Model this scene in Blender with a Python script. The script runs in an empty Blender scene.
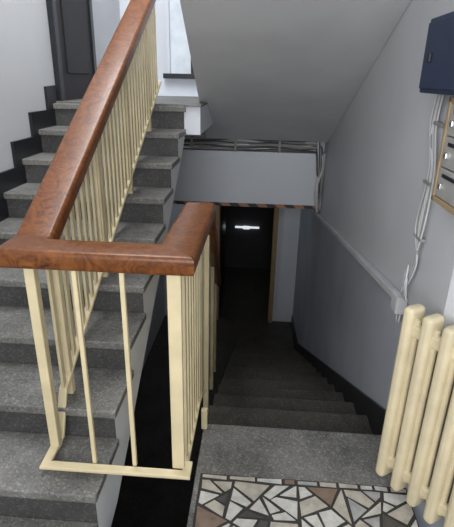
import bpy, bmesh, math, random
from mathutils import Vector, Matrix
random.seed(3)
scene=bpy.context.scene
# ---------------------------------------------------------------- materials
def mat(name):
    m=bpy.data.materials.new(name); m.use_nodes=True
    nt=m.node_tree; b=nt.nodes['Principled BSDF']; return m,nt,b
def N(nt,t,**k):
    n=nt.nodes.new(t)
    for a,v in k.items(): setattr(n,a,v)
    return n
def ramp(nt,stops,interp='LINEAR'):
    r=N(nt,'ShaderNodeValToRGB'); r.color_ramp.interpolation=interp
    el=r.color_ramp.elements
    while len(el)<len(stops): el.new(0.5)
    for e,(p,c) in zip(el,stops): e.position=p; e.color=(*c,1)
    return r
def coords(nt):
    return N(nt,'ShaderNodeTexCoord').outputs['Object']
def bump(nt,b,src,strength=.2,dist=.005):
    bp=N(nt,'ShaderNodeBump'); bp.inputs['Strength'].default_value=strength; bp.inputs['Distance'].default_value=dist
    nt.links.new(src,bp.inputs['Height']); nt.links.new(bp.outputs[0],b.inputs['Normal'])
def plaster(name,c1,c2,rough=.7,scale=1.3,bs=.15):
    m,nt,b=mat(name); co=coords(nt)
    n=N(nt,'ShaderNodeTexNoise'); n.inputs['Scale'].default_value=scale; n.inputs['Detail'].default_value=6
    nt.links.new(co,n.inputs['Vector']); r=ramp(nt,[(.3,c1),(.7,c2)])
    nt.links.new(n.outputs[0],r.inputs[0]); nt.links.new(r.outputs[0],b.inputs['Base Color'])
    n2=N(nt,'ShaderNodeTexNoise'); n2.inputs['Scale'].default_value=45; nt.links.new(co,n2.inputs['Vector'])
    bump(nt,b,n2.outputs[0],bs,.004); b.inputs['Roughness'].default_value=rough
    return m
def plain(name,c,rough=.5,metal=0,coat=0):
    m,nt,b=mat(name); co=coords(nt)
    n=N(nt,'ShaderNodeTexNoise'); n.inputs['Scale'].default_value=9; n.inputs['Detail'].default_value=4
    nt.links.new(co,n.inputs['Vector'])
    r=ramp(nt,[(.3,tuple(x*.88 for x in c)),(.7,tuple(min(1,x*1.06) for x in c))])
    nt.links.new(n.outputs[0],r.inputs[0]); nt.links.new(r.outputs[0],b.inputs['Base Color'])
    b.inputs['Roughness'].default_value=rough; b.inputs['Metallic'].default_value=metal
    b.inputs['Coat Weight'].default_value=coat
    return m
def terrazzo(name,base,dark,light,rough=.6,mixf=.34):
    m,nt,b=mat(name); co=coords(nt)
    n=N(nt,'ShaderNodeTexNoise'); n.inputs['Scale'].default_value=3.6; n.inputs['Detail'].default_value=12; n.inputs['Roughness'].default_value=.68; nt.links.new(co,n.inputs['Vector'])
    r=ramp(nt,[(.34,tuple(x*.42 for x in base)),(.5,base),(.68,tuple(x*1.5 for x in base))]); nt.links.new(n.outputs[0],r.inputs[0])
    v=N(nt,'ShaderNodeTexVoronoi'); v.inputs['Scale'].default_value=140; nt.links.new(co,v.inputs['Vector'])
    sp=ramp(nt,[(0,dark),(.22,dark),(.34,base),(.78,base),(.90,light),(1,light)])
    sx=N(nt,'ShaderNodeSeparateColor'); nt.links.new(v.outputs['Color'],sx.inputs[0]); nt.links.new(sx.outputs[0],sp.inputs[0])
    mx=N(nt,'ShaderNodeMix',data_type='RGBA'); mx.inputs[0].default_value=mixf
    nt.links.new(r.outputs[0],mx.inputs[6]); nt.links.new(sp.outputs[0],mx.inputs[7]); nt.links.new(mx.outputs[2],b.inputs['Base Color'])
    b.inputs['Roughness'].default_value=rough; bump(nt,b,n.outputs[0],.22,.007)
    return m
M_wall=plaster('paint_wall_grey',(.56,.565,.58),(.62,.625,.64))
M_white=plaster('paint_white',(.70,.72,.76),(.77,.79,.83))
M_soffit=plaster('paint_soffit',(.56,.565,.57),(.65,.655,.66),scale=2.5)
M_string=plaster('paint_stringer',(.70,.71,.71),(.82,.83,.83),scale=4)
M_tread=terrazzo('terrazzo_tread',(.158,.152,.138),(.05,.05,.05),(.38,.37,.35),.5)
M_riser=terrazzo('terrazzo_riser',(.055,.053,.050),(.03,.03,.03),(.16,.16,.16))  # shade put into the riser colour: treads catch the light from above
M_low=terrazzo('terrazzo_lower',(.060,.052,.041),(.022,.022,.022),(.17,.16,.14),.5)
M_black=plain('paint_black_gloss',(.012,.013,.017),.35)
M_cream=plain('paint_cream',(.68,.57,.35),.4,coat=.2)
M_rad=plain('paint_cream_radiator',(.72,.62,.41),.4,coat=.2)
M_door=plain('door_dark',(.010,.010,.013),.3)
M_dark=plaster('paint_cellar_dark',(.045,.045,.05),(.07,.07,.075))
M_door2=plain('door_dark_matt',(.018,.014,.016),.6)
M_frame=plain('door_frame_tan',(.36,.24,.12),.5)
M_box=plain('steel_navy',(.020,.036,.085),.45)
M_alu=plain('metal_beige_grey',(.50,.49,.46),.45,metal=.2)
M_lock=plain('metal_lock',(.75,.75,.75),.25,metal=1)
M_boxwood=plain('wood_light',(.42,.30,.17),.55)
M_cab=plain('cable_white',(.62,.62,.62),.5)
M_cabd=plain('cable_dark',(.07,.07,.08),.5)
M_cabg=plain('cable_grey',(.30,.29,.27),.5)
M_glass=plain('pale_glass',(.8,.85,.9),.2)
M_glint,nt,b=mat('glint_glow'); b.inputs['Emission Color'].default_value=(.9,.95,1,1); b.inputs['Emission Strength'].default_value=.8; b.inputs['Base Color'].default_value=(.8,.8,.8,1)  # glow standing in for a bright reflection in the lower doorway
M_grout=plain('mosaic_grout',(.038,.034,.030),.8)
def stone(name,c):
    m,nt,b=mat(name); co=coords(nt)
    n=N(nt,'ShaderNodeTexNoise'); n.inputs['Scale'].default_value=22; n.inputs['Detail'].default_value=8; n.inputs['Roughness'].default_value=.65; nt.links.new(co,n.inputs['Vector'])
    r=ramp(nt,[(.3,tuple(x*.66 for x in c)),(.55,c),(.75,tuple(min(1,x*1.12) for x in c))]); nt.links.new(n.outputs[0],r.inputs[0]); nt.links.new(r.outputs[0],b.inputs['Base Color'])
    b.inputs['Roughness'].default_value=.38; return m
M_st=[stone('marble_white',(.56,.545,.50)),stone('marble_cream',(.46,.42,.35)),stone('marble_grey',(.36,.36,.35)),stone('marble_brown',(.21,.145,.105)),stone('marble_dark',(.07,.065,.06))]
# wood handrail
M_wood,nt,b=mat('wood_handrail'); co=coords(nt)
n=N(nt,'ShaderNodeTexNoise'); n.inputs['Scale'].default_value=14; n.inputs['Detail'].default_value=10; n.inputs['Roughness'].default_value=.7; n.inputs['Distortion'].default_value=2.5
nt.links.new(co,n.inputs['Vector'])
r=ramp(nt,[(.28,(.034,.010,.003)),(.46,(.125,.038,.009)),(.75,(.250,.088,.020))]); nt.links.new(n.outputs[0],r.inputs[0])
nt.links.new(r.outputs[0],b.inputs['Base Color']); b.inputs['Roughness'].default_value=.36; b.inputs['Specular IOR Level'].default_value=.28; b.inputs['Coat Weight'].default_value=.12; b.inputs['Coat Roughness'].default_value=.12
# right wall
M_rwall,nt,b=mat('paint_right_wall'); co=coords(nt)
sep=N(nt,'ShaderNodeSeparateXYZ'); nt.links.new(co,sep.inputs[0])
ma=N(nt,'ShaderNodeMath',operation='MULTIPLY_ADD'); nt.links.new(sep.outputs[1],ma.inputs[0]); ma.inputs[1].default_value=.149; nt.links.new(sep.outputs[2],ma.inputs[2])
nn=N(nt,'ShaderNodeTexNoise'); nn.inputs['Scale'].default_value=2; nn.inputs['Detail'].default_value=7; nt.links.new(co,nn.inputs['Vector'])
cmpn=N(nt,'ShaderNodeMath',operation='GREATER_THAN'); nt.links.new(ma.outputs[0],cmpn.inputs[0]); cmpn.inputs[1].default_value=.953
ru=ramp(nt,[(.3,(.58,.585,.60)),(.7,(.64,.645,.66))]); rl=ramp(nt,[(.25,(.34,.36,.40)),(.75,(.47,.49,.53))])
nt.links.new(nn.outputs[0],ru.inputs[0]); nt.links.new(nn.outputs[0],rl.inputs[0])
mx=N(nt,'ShaderNodeMix',data_type='RGBA'); nt.links.new(cmpn.outputs[0],mx.inputs[0]); nt.links.new(rl.outputs[0],mx.inputs[6]); nt.links.new(ru.outputs[0],mx.inputs[7])
nt.links.new(mx.outputs[2],b.inputs['Base Color']); b.inputs['Roughness'].default_value=.6; bump(nt,b,nn.outputs[0],.2,.01)
# hazard tape
M_tape,nt,b=mat('hazard_tape'); co=coords(nt)
w=N(nt,'ShaderNodeTexWave',wave_type='BANDS',bands_direction='DIAGONAL'); w.inputs['Scale'].default_value=3.2; nt.links.new(co,w.inputs['Vector'])
cr=ramp(nt,[(0,(.05,.045,.045)),(.5,(.45,.22,.12))],'CONSTANT'); nt.links.new(w.outputs[0],cr.inputs[0]); nt.links.new(cr.outputs[0],b.inputs['Base Color'])

# ---------------------------------------------------------------- mesh builder
class B:
    def __init__(s,name): s.name=name; s.bm=bmesh.new(); s.mats=[]
    def mi(s,m):
        if m not in s.mats: s.mats.append(m)
        return s.mats.index(m)
    def box(s,x0,x1,y0,y1,z0,z1,m,bev=0,M=None,seg=2):
        vs=[s.bm.verts.new((x,y,z)) for x in (x0,x1) for y in (y0,y1) for z in (z0,z1)]
        idx=[(0,1,3,2),(4,6,7,5),(0,4,5,1),(2,3,7,6),(0,2,6,4),(1,5,7,3)]
        fs=[s.bm.faces.new([vs[i] for i in q]) for q in idx]
        k=s.mi(m)
        for f in fs: f.material_index=k
        if bev:
            es=list({e for f in fs for e in f.edges})
            r=bmesh.ops.bevel(s.bm,geom=es,offset=bev,segments=seg,affect='EDGES',profile=.5)
            for f in r['faces']: f.material_index=k; f.smooth=seg>2
            vs=list({v for f in fs if f.is_valid for v in f.verts}|{v for f in r['faces'] for v in f.verts})
        if M is not None:
            for v in vs: v.co=M@v.co
        return s
    def prism(s,pts,x0,x1,m,capm=None):
        f0=x0 if callable(x0) else (lambda y:x0); f1=x1 if callable(x1) else (lambda y:x1)
        a=[s.bm.verts.new((f0(y),y,z)) for y,z in pts]; c=[s.bm.verts.new((f1(y),y,z)) for y,z in pts]
        k=s.mi(m); kc=s.mi(capm or m); n=len(pts)
        for i in range(n):
            s.bm.faces.new([a[i],a[(i+1)%n],c[(i+1)%n],c[i]]).material_index=k
        for q in (a,c[::-1]):
            f=s.bm.faces.new(q); f.material_index=kc
        return s
    def flat(s,pts,z0,z1,m):
        a=[s.bm.verts.new((x,y,z0)) for x,y in pts]; c=[s.bm.verts.new((x,y,z1)) for x,y in pts]
        k=s.mi(m); n=len(pts)
        for i in range(n): s.bm.faces.new([a[i],a[(i+1)%n],c[(i+1)%n],c[i]]).material_index=k
        s.bm.faces.new(a[::-1]).material_index=k; s.bm.faces.new(c).material_index=k
        return s
    def sweep(s,path,prof,m,smooth=True):
        P=[Vector(p) for p in path]; k=s.mi(m); rings=[]
        for i,p in enumerate(P):
            d1=(P[i]-P[i-1]).normalized() if i>0 else (P[1]-P[0]).normalized()
            d2=(P[i+1]-P[i]).normalized() if i<len(P)-1 else d1
            t=(d1+d2).normalized()
            lat=Vector((d1.y,-d1.x,0))
            if lat.length<1e-4: lat=Vector((1,0,0))
            lat.normalize(); up=lat.cross(d1).normalized()
            ring=[]
            for a,h in prof:
                q=lat*a+up*h; q=q-d1*(q.dot(t)/d1.dot(t)); ring.append(s.bm.verts.new(p+q))
            rings.append(ring)
        n=len(prof)
        for r0,r1 in zip(rings,rings[1:]):
            for j in range(n):
                f=s.bm.faces.new([r0[j],r0[(j+1)%n],r1[(j+1)%n],r1[j]]); f.material_index=k; f.smooth=smooth
        s.bm.faces.new(rings[0]).material_index=k; s.bm.faces.new(rings[-1][::-1]).material_index=k
        for rg in rings[1:-1]:
            for j in range(n):
                e_=s.bm.edges.get([rg[j],rg[(j+1)%n]])
                if e_: e_.smooth=False
        return s
    def tube(s,path,r,m,n=8):
        P=[Vector(p) for p in path]; k=s.mi(m); rings=[]; ref=None
        for i,p in enumerate(P):
            d=(P[min(i+1,len(P)-1)]-P[max(i-1,0)]).normalized()
            if ref is None: ref=d.orthogonal().normalized()
            ref=(ref-d*ref.dot(d)).normalized(); o=d.cross(ref)
            rings.append([s.bm.verts.new(p+r*(math.cos(2*math.pi*j/n)*ref+math.sin(2*math.pi*j/n)*o)) for j in range(n)])
        for r0,r1 in zip(rings,rings[1:]):
            for j in range(n):
                f=s.bm.faces.new([r0[j],r0[(j+1)%n],r1[(j+1)%n],r1[j]]); f.material_index=k; f.smooth=True
        s.bm.faces.new(rings[0]).material_index=k; s.bm.faces.new(rings[-1]).material_index=k
        return s
    def done(s):
        bmesh.ops.recalc_face_normals(s.bm,faces=s.bm.faces)
        me=bpy.data.meshes.new(s.name); s.bm.to_mesh(me); s.bm.free()
        for m in s.mats: me.materials.append(m)
        o=bpy.data.objects.new(s.name,me); scene.collection.objects.link(o); return o
def rr(w,h,r,n=4):
    pts=[]
    for cx,cy,a0 in ((w/2-r,h/2-r,0),(-w/2+r,h/2-r,90),(-w/2+r,-h/2+r,180),(w/2-r,-h/2+r,270)):
        for i in range(n+1):
            a=math.radians(a0+90*i/n); pts.append((cx+r*math.cos(a),cy+r*math.sin(a)))
    return pts
def smooth_path(pts,k=6):
    P=[Vector(p) for p in pts]; out=[]
    for i in range(len(P)-1):
        p0=P[max(i-1,0)];p1=P[i];p2=P[i+1];p3=P[min(i+2,len(P)-1)]
        for j in range(k):
            t=j/k; out.append(.5*((2*p1)+(p2-p0)*t+(2*p0-5*p1+4*p2-p3)*t*t+(3*p1-p0-3*p2+p3)*t**3))
    out.append(P[-1]); return out
# convex polygon helpers for the broken-marble mosaic
def clip(poly,nx,ny,c):
    out=[]
    for i in range(len(poly)):
        a=poly[i]; q=poly[(i+1)%len(poly)]
        da=nx*a[0]+ny*a[1]-c; dq=nx*q[0]+ny*q[1]-c
        if da>=0: out.append(a)
        if (da>=0)!=(dq>=0):
            t=da/(da-dq); out.append((a[0]+t*(q[0]-a[0]),a[1]+t*(q[1]-a[1])))
    return out
def area2(p): return .5*sum(p[i][0]*p[(i+1)%len(p)][1]-p[(i+1)%len(p)][0]*p[i][1] for i in range(len(p)))
def inset(poly,g,rnd=None):
    out=poly
    for i in range(len(poly)):
        a=poly[i]; q=poly[(i+1)%len(poly)]; dx,dy=q[0]-a[0],q[1]-a[1]; L=math.hypot(dx,dy)
        if L<1e-6: continue
        nx,ny=-dy/L,dx/L
        if rnd:
            t=rnd.uniform(-.07,.07); nx,ny=nx*math.cos(t)-ny*math.sin(t),nx*math.sin(t)+ny*math.cos(t)
            mxp=((a[0]+q[0])/2,(a[1]+q[1])/2)
            c=nx*mxp[0]+ny*mxp[1]+g*rnd.uniform(.8,1.5)
        else: c=nx*a[0]+ny*a[1]+g
        out=clip(out,nx,ny,c)
        if len(out)<3: return None
    return out
def shatter(poly,lim,rnd,out):
    A=area2(poly)
    if A<lim*rnd.uniform(.5,1.5): out.append(poly); return
    cx=sum(p[0] for p in poly)/len(poly); cy=sum(p[1] for p in poly)/len(poly)
    L=0
    for p in poly:
        for q in poly:
            d=math.hypot(p[0]-q[0],p[1]-q[1])
            if d>L: L=d; ax=math.atan2(q[1]-p[1],q[0]-p[0])
    an=ax+rnd.uniform(-.65,.65); nx,ny=math.cos(an),math.sin(an)
    c=nx*cx+ny*cy+rnd.uniform(-.12,.12)*L
    for sg in (1,-1):
        q=clip(poly,nx*sg,ny*sg,c*sg)
        if len(q)>=3 and area2(q)>1e-5: shatter(q,lim,rnd,out)

# ---------------------------------------------------------------- dimensions
XW=.67; XLW=-1.5; XL=-.545; XG=-.21
Y1=1.2247; T=.273; R=.152; NU=9
YA=1.80; TD=.3117; RD=.16; ND=14; ZB=-2.24
ZU=R*NU+.006
YU=Y1+(NU-1)*T
e=.002
X0,X1=-.57,.265   # lower doorway
# ---- shell
YC0=1.5
B('wall_right').box(XW,XW+.15,YC0,7.15,-2.4,4,M_rwall).flat([(.67,YC0),(.82,YC0),(2.58,-1.4),(2.43,-1.4)],-.2,4,M_rwall).done()
B('wall_left').box(XLW-.15,XLW,-1.5,7.15,-2.4,4,M_wall).done()
B('wall_far').box(XLW,XW,5.3,5.45,1.0,4,M_white).done()
B('wall_lower').box(XLW,X0-.03,6.98,7.13,-2.4,.5,M_white).box(X1+.03,XW,6.98,7.13,-2.4,.5,M_white).box(X0-.03,X1+.03,6.98,7.13,-.22,.5,M_white).done()
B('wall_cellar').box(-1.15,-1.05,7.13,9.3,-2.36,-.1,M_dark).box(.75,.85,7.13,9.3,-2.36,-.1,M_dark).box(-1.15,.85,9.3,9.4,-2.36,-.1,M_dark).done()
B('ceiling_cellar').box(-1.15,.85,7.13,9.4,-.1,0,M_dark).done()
B('floor_cellar').box(-1.15,.85,7.0,9.4,ZB-.12,ZB-.001,M_low).done()
B('wall_back').box(XLW,-1.2,-1.5,-1.4,0,2.75,M_wall).box(.9,2.4,-1.5,-1.4,0,2.75,M_wall).box(-1.2,.9,-1.5,-1.4,0,.9,M_wall).box(-1.2,.9,-1.5,-1.4,2.55,2.75,M_wall).done()
B('wall_under_landing').box(XLW,XW,.9,1.0,-2.4,-.2,M_wall).done()
B('ceiling').box(XLW,2.4,-1.5,.4,2.75,2.9,M_white).box(XLW,XW,.4,5.45,4,4.1,M_white).done()
B('ceiling_lower').box(XLW,XW,5.05,7.0,.4,.5,M_white).done()
YM=1.498
B('floor').box(XLW,-.19,-1.4,1.12,-.2,0,M_tread).box(XLW,XL,1.12,Y1-e,-.2,0,M_tread)\
  .box(XG,-.19,1.12,1.80,-.2,0,M_tread).box(-.19,XW,YM,1.80,-.2,0,M_tread).done()
b=B('floor_mosaic'); b.box(-.19,XW,-1.4,YM,-.2,-.003,M_grout).box(XW,2.3,-1.4,1.1,-.2,-.003,M_grout)
rnd=random.Random(23); shards=[]
x=-.185
while x<XW:
    w_=rnd.uniform(.05,.12); shards.append([(x,YM-.03),(min(x+w_,XW),YM-.03),(min(x+w_,XW),YM),(x,YM)]); x+=w_
shatter([(-.185,-.2),(XW,-.2),(XW,YM-.03),(-.185,YM-.03)],.0078,rnd,shards)
shatter([(XW,-.2),(1.5,-.2),(.9,1.1),(XW,1.1)],.008,rnd,shards)
for p in shards:
    q=inset(p,.0058,rnd)
    if not q or area2(q)<2e-5: continue
    u=rnd.random(); m=M_st[0] if u<.54 else M_st[1] if u<.77 else M_st[2] if u<.88 else M_st[3] if u<.96 else M_st[4]
    b.flat(q,-.004,0,m)
b.done()
B('floor_lower').box(XLW,XW,1.0,7.0,ZB-.12,ZB,M_low).done()
# ---- beam under the upper landing
B('beam').box(XLW+e,XW-e,4.85,5.05,.29,.87,M_white).box(XLW+e,XW-e,4.95,5.05,.87,1.19,M_soffit).done()
B('hazard_tape').box(-1.0,XW-.01,4.843,4.85,.292,.328,M_tape).done()
B('landing_upper').box(XLW+e,XL,YU+.03,4.95,ZU-.19,ZU,M_white).box(XL,-.43,YU,4.95,ZU-.19,ZU,M_white).box(XLW+e,XW-e,4.95,5.3-e,1.2,ZU,M_white)\
   .box(XL,-.425,YU-.02,4.95,ZU,ZU+.012,M_tread).box(XLW+e,XL,YU+.03,4.95,ZU,ZU+.012,M_tread).done()
# ---- up flight
def flight_up():
    b=B('staircase_up')
    pts=[]
    for k in range(1,NU+1):
        y=Y1+(k-1)*T; pts+= [(y,R*(k-1)),(y,R*k)]
    pts+=[(YU+.028,R*NU),(YU+.028,R*NU-.19)]
    pts+=[(YU-.05,R*NU-.26),(Y1+.22,-.14),(Y1+.0,-.2)]
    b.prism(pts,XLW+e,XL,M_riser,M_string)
    for k in range(1,NU+1):
        y=Y1+(k-1)*T; b.box(XLW+e,XL+.012,y-.022,y+(T if k<NU else .028),R*k-.03,R*k+.006,M_tread,.005)
    return b.done()
flight_up()
# ---- down flight
def flight_down():
    b=B('staircase_down'); pts=[]
    for k in range(1,ND+1):
        y=YA+(k-1)*TD; pts+=[(y,-RD*(k-1)-.03),(y,-RD*k)]
    pts+=[(YA+(ND-1)*TD-.3,ZB),(YA,-.35)]
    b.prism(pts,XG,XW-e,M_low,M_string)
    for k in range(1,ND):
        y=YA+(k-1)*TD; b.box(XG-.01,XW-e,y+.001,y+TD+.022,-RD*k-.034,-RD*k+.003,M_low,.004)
    return b.done()
flight_down()
# ---- upper flight whose underside is the sloping soffit
def soffit():
    b=B('staircase_upper'); s=.4035
    pts=[(4.93,1.0),(4.77,1.0),(.42,1.0+s*4.35),(.42,1.0+s*4.35+.35)]
    n=12; y0=.42; y1=4.77; zt=lambda y:1.38+s*(4.77-y)
    for i in range(n):
        ya=y0+(y1-y0)*i/n; yb=y0+(y1-y0)*(i+1)/n
        pts+=[(ya,zt(yb)+.17),(yb,zt(yb)+.17)]
    pts+=[(4.93,1.38)]
    b.prism(pts,lambda y:min(-.54+.095*(4.77-y),-.30) if y<4.9 else -.54,XW-e,M_soffit,M_soffit); return b.done()
soffit()
# ---- skirtings
def skirt_left():
    b=B('baseboard_left'); lo=[];hi=[]
    for k in range(1,NU+1):
        y=Y1+(k-1)*T
        hi+=[(y-.10,R*(k-1)+.12),(y-.10,R*k+.12)]
        lo+=[(y,R*(k-1)),(y,R*k)]
    hi.append((3.46,ZU+.12)); lo.append((3.46,ZU))
    b.prism(hi+lo[::-1],XLW,XLW+.018,M_black)
    return b.done()
skirt_left()
b=B('baseboard_right')
b.prism([(YA-.12,.0),(YA-.12,.10),(YA+.05,.10),(YA+13*TD,-13*RD+.12),(6.98,ZB+.12),(6.98,ZB),(YA+13*TD,ZB+.0),(YA,-.16)],XW-.012,XW,M_black); b.done()
# ---- railing
ZT=1.025; XU=-.757; XD=-.25; YC=1.365; SU=R/T; SD=.60; YE=3.6; YD2=4.3
def rail_z_up(y): return ZT+SU*max(0,y-1.46)
def rail_z_dn(y): return ZT-SD*max(0,y-1.97)
def rail_x_dn(y): return XD-.065*max(0,y-1.97)
def bar_u(y): return R+SU*(y-Y1)+.055
def bar_d(y): return -SD*max(0,y-YA-.05)+.09
rail=bpy.data.objects.new('stair_railing',None); scene.collection.objects.link(rail)
b=B('handrail')
b.sweep([(XU,YE,rail_z_up(YE)),(XU,1.46,ZT),(XU,YC,ZT),(XD,YC,ZT),(XD,1.97,ZT),(rail_x_dn(YD2),YD2,rail_z_dn(YD2))],rr(.134,.064,.016),M_wood)
h=b.done(); h.parent=rail
b=B('balusters')
w=.014
y=1.53
while y<YE-.05:
    b.box(XU-.006,XU+.006,y-w,y+w,bar_u(y),rail_z_up(y)-.025,M_cream,.002); y+=.066
for k in (2,4,6,8):
    y=Y1+(k-1)*T+.09; b.box(XU-.014,XU+.014,y-.016,y+.016,R*k,rail_z_up(y)-.025,M_cream,.003)
b.box(XU-.018,XU+.018,1.385,1.42,.185,ZT-.025,M_cream,.004)
b.box(XD-.026,XD+.020,1.325,1.345,.19,ZT-.025,M_cream,.004)
for x in (-.575,-.42): b.box(x-.008,x+.008,1.322,1.338,.19,ZT-.025,M_cream,.003)
y=1.50
while y<YD2-.05:
    x=rail_x_dn(y); b.box(x-.006,x+.006,y-w,y+w,bar_d(y),rail_z_dn(y)-.025,M_cream,.002); y+=.07
b.box(XD+.03,XD+.058,1.76,1.785,.0,.11,M_cream,.003)
for k in (2,5,8):
    yy=YA+(k-.5)*TD; x=rail_x_dn(yy); b.box(x+.0,x+.03,yy-.016,yy+.016,-RD*k-.05,rail_z_dn(yy)-.03,M_cream,.003)
h=b.done(); h.parent=rail
b=B('bottom_bar')
pr=rr(.034,.016,.004,2)
b.sweep([(XU,YE,bar_u(YE)),(XU,1.52,bar_u(1.52)),(XU,1.44,.20),(XU,1.30,.19),(XD+.03,1.30,.19),(XD+.03,1.36,.19)],pr,M_cream,False)
b.sweep([(XD,1.34,.19),(XD,1.46,.09),(XD,YA+.05,.09),(rail_x_dn(YD2),YD2,bar_d(YD2))],pr,M_cream,False)
h=b.done(); h.parent=rail
# ---- lower door, standing open into the dark cellar
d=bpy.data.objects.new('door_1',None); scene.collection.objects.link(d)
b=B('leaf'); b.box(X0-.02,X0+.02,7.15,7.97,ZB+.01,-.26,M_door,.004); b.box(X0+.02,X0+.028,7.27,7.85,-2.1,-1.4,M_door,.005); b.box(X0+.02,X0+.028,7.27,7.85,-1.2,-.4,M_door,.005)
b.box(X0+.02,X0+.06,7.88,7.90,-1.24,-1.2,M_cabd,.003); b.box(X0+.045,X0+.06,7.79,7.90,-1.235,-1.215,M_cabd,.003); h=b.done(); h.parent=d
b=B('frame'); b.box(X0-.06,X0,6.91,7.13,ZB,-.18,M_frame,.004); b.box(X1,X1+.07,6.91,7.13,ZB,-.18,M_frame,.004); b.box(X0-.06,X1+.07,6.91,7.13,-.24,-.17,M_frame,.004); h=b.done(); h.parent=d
b=B('doorway_glint'); b.box(-.44,.06,9.24,9.3,-1.33,-1.30,M_glint,.006); b.box(-.28,-.14,9.235,9.3,-1.35,-1.29,M_glint,.01); b.done()  # made-up glowing bar, imitates the bright reflection in the doorway
# ---- upper door on left wall
d=bpy.data.objects.new('door_2',None); scene.collection.objects.link(d)
ZF=ZU+.013
b=B('leaf'); b.box(XLW,XLW+.03,3.56,4.26,ZF,ZU+2.02,M_door2,.003); b.box(XLW+.03,XLW+.04,3.68,4.14,ZU+.2,ZU+.9,M_door2,.006); b.box(XLW+.03,XLW+.04,3.68,4.14,ZU+1.05,ZU+1.85,M_door2,.006); h=b.done(); h.parent=d
b=B('frame'); b.box(XLW,XLW+.045,3.50,3.56,ZF,ZU+2.08,M_black,.003); b.box(XLW,XLW+.045,4.26,4.32,ZF,ZU+2.08,M_black,.003); b.box(XLW,XLW+.045,3.5,4.32,ZU+2.02,ZU+2.08,M_black,.003); h=b.done(); h.parent=d
# ---- window on far wall
d=bpy.data.objects.new('window_1',None); scene.collection.objects.link(d)
b=B('frame'); b.box(-1.02,-.98,5.24,5.3,1.6,2.9,M_white,.003); b.box(-.40,-.36,5.24,5.3,1.6,2.9,M_white,.003); b.box(-1.02,-.36,5.24,5.3,2.86,2.9,M_white,.003); b.box(-.76,-.73,5.24,5.3,1.6,2.9,M_black,.003)
b.box(-1.05,-.33,5.2,5.3,1.55,1.6,M_black,.003); h=b.done(); h.parent=d
b=B('pane'); b.box(-.98,-.40,5.285,5.298,1.6,2.86,M_glass); h=b.done(); h.parent=d
# ---- radiator
def radiator():
    b=B('radiator'); dv=Vector((.52,-.854,0)); ang=math.atan2(dv.y,dv.x)
    p0=Vector((.556,1.508,0))
    for i in range(7):
        Mx=Matrix.Translation(p0+dv*(.082*i))@Matrix.Rotation(ang,4,'Z')
        b.box(-.022,.022,-.014,.064,.05,.828,M_rad,.017,Mx,4)
        b.box(-.036,.036,.014,.034,.10,.785,M_rad,.008,Mx)
        if i<6:
            for z in (.14,.74): b.box(.0,.082,.008,.04,z-.025,z+.025,M_rad,.01,Mx)
    return b.done()
radiator()
# ---- meter box
b=B('electrical_box'); b.box(XW-.09,XW-e,1.51,1.885,1.53,1.775,M_box,.006); b.box(XW-.098,XW-.09,1.525,1.87,1.545,1.76,M_box,.003); b.box(XW-.106,XW-.098,1.78,1.80,1.63,1.66,M_black,.002); b.done()
# ---- mailboxes
d=bpy.data.objects.new('mailbox_cabinet',None); scene.collection.objects.link(d)
XM=XW-.055
b=B('wood_frame'); y0,y1,z0,z1=1.36,1.67,1.18,1.525
b.box(XM,XW-e,y1-.018,y1,z0,z1,M_boxwood,.003); b.box(XM,XW+.06,y0,y0+.018,z0,z1,M_boxwood,.003)
b.box(XM,XW-e,y0,y1,z0,z0+.018,M_boxwood,.003); b.box(XM,XW-e,y0,y1,z1-.018,z1,M_boxwood,.003); b.box(XW-.01,XW-e,y0,y1,z0,z1,M_boxwood); h=b.done(); h.parent=d
b=B('letter_boxes')
for i in range(3):
    hh=.102; za=z0+.02+i*hh
    b.box(XM+.004,XW-.012,y0+.02,y1-.02,za,za+hh-.004,M_alu,.004); b.box(XM,XM+.006,y0+.06,y1-.06,za+.07,za+.082,M_black,.001)
    b.box(XM-.006,XM+.006,y1-.075,y1-.055,za+.03,za+.05,M_lock,.003)
h=b.done(); h.parent=d
# ---- conduit & cables
b=B('wall_conduit')
b.sweep([(XW-.02,1.90,.67),(XW-.02,4.8,.238),(XW-.02,5.6,.12)],rr(.035,.035,.006,2),M_cab,False)
b.box(XW-.05,XW-e,1.85,1.93,.62,.70,M_cab,.006); b.done()
b=B('wall_cables')
rc=random.Random(5)
for j in range(6):
    o=.011*j
    b.tube(smooth_path([(XW-.012,1.85+o,1.53),(XW-.016,1.85+o*1.2,1.40+rc.uniform(-.02,.02)),(XW-.014,1.79+o,1.25),(XW-.022,1.77+o*1.7,1.05+rc.uniform(-.03,.03)),(XW-.016,1.83-o*.6,.88),(XW-.018,1.88+o*.4,.70)]),.0038,[M_cab,M_cabg,M_cab][j%3])
for a,c_ in ((.07,.08),(.05,.12),(.09,.05)):
    b.tube(smooth_path([(XW-.02,1.87,.70),(XW-.04,1.87-a,.70+c_*.5),(XW-.03,1.87-a*.5,.70+c_*1.3),(XW-.02,1.90,.70+c_*.8),(XW-.02,1.9,.69)]),.0036,M_cab)
b.tube(smooth_path([(XW-.02,1.88,.63),(XW-.03,1.84,.60),(XW-.03,1.87,.58),(XW-.02,1.91,.61)]),.004,M_cab)
for z in (1.42,1.2,.98): b.box(XW-.024,XW-e,1.78,1.87,z,z+.012,M_cabg,.002)
b.done()
b=B('beam_cables')
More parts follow.
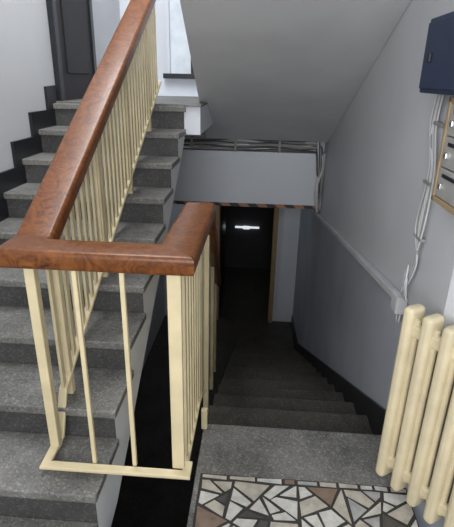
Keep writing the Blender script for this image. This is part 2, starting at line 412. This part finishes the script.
for j in range(15):
    z=.88+.009*j; m=[M_cabd,M_cabg,M_cab,M_cabg][j%4]; rad=.006+.006*random.random()
    pts=[(x,4.90+.01*random.uniform(-1,1)-.03,z+random.uniform(-.014,.014)) for x in (-1.3,-.9,-.5,-.2,.1,.35,.56)]
    dx=.11*random.random()
    pts+=[(XW-.03-dx*.6,4.84-.02*random.random(),z-.03),(XW-.02-dx*.5,4.82,.70),(XW-.02-.06*random.random(),4.81-.04*random.random(),.5),(XW-.02-.03*random.random(),4.82,.26)]
    b.tube(smooth_path(pts,5),rad,m,6)
for x in (-.7,-.25,.2): b.box(x-.012,x+.012,4.845,4.90,.865,1.0,M_cabg,.003)
b.done()

# ---------------------------------------------------------------- lights
def area(name,loc,tgt,sx,sy,e,col):
    l=bpy.data.lights.new(name,'AREA'); l.shape='RECTANGLE'; l.size=sx; l.size_y=sy; l.energy=e; l.color=col
    o=bpy.data.objects.new(name,l); scene.collection.objects.link(o); o.location=loc
    o.rotation_euler=(Vector(tgt)-Vector(loc)).to_track_quat('-Z','Y').to_euler(); return o
area('daylight_back_window',(-.15,-1.35,1.75),(-.15,3,1.8),2.0,1.6,78,(.97,.985,1))
area('daylight_stairwell',(-1.0,2.6,3.9),(-1.0,2.9,0),.9,2.5,88,(.94,.97,1))
area('lower_hall_fill',(-.9,5.9,.36),(.5,6.95,-.9),.3,.3,3.0,(.88,.94,1))  # added fill without a known source, brightens the lower door wall
w=bpy.data.worlds.new('World'); scene.world=w; w.use_nodes=True
w.node_tree.nodes['Background'].inputs[0].default_value=(.75,.85,1,1); w.node_tree.nodes['Background'].inputs[1].default_value=.65
# ---------------------------------------------------------------- camera
F=Vector((-.05949,.92666,-.3712)); Rv=Vector((.99723,.07187,.01959)); D=Vector((.04483,-.36901,-.92837))
cd=bpy.data.cameras.new('cam'); co_=bpy.data.objects.new('cam',cd); scene.collection.objects.link(co_)
m=Matrix((( Rv.x,-D.x,-F.x,0),(Rv.y,-D.y,-F.y,0),(Rv.z,-D.z,-F.z,1.5666),(0,0,0,1)))
co_.matrix_world=m; cd.sensor_fit='HORIZONTAL'; cd.sensor_width=36; cd.lens=463.8/454*36; cd.clip_start=.02
scene.camera=co_
scene.view_settings.view_transform='Standard'
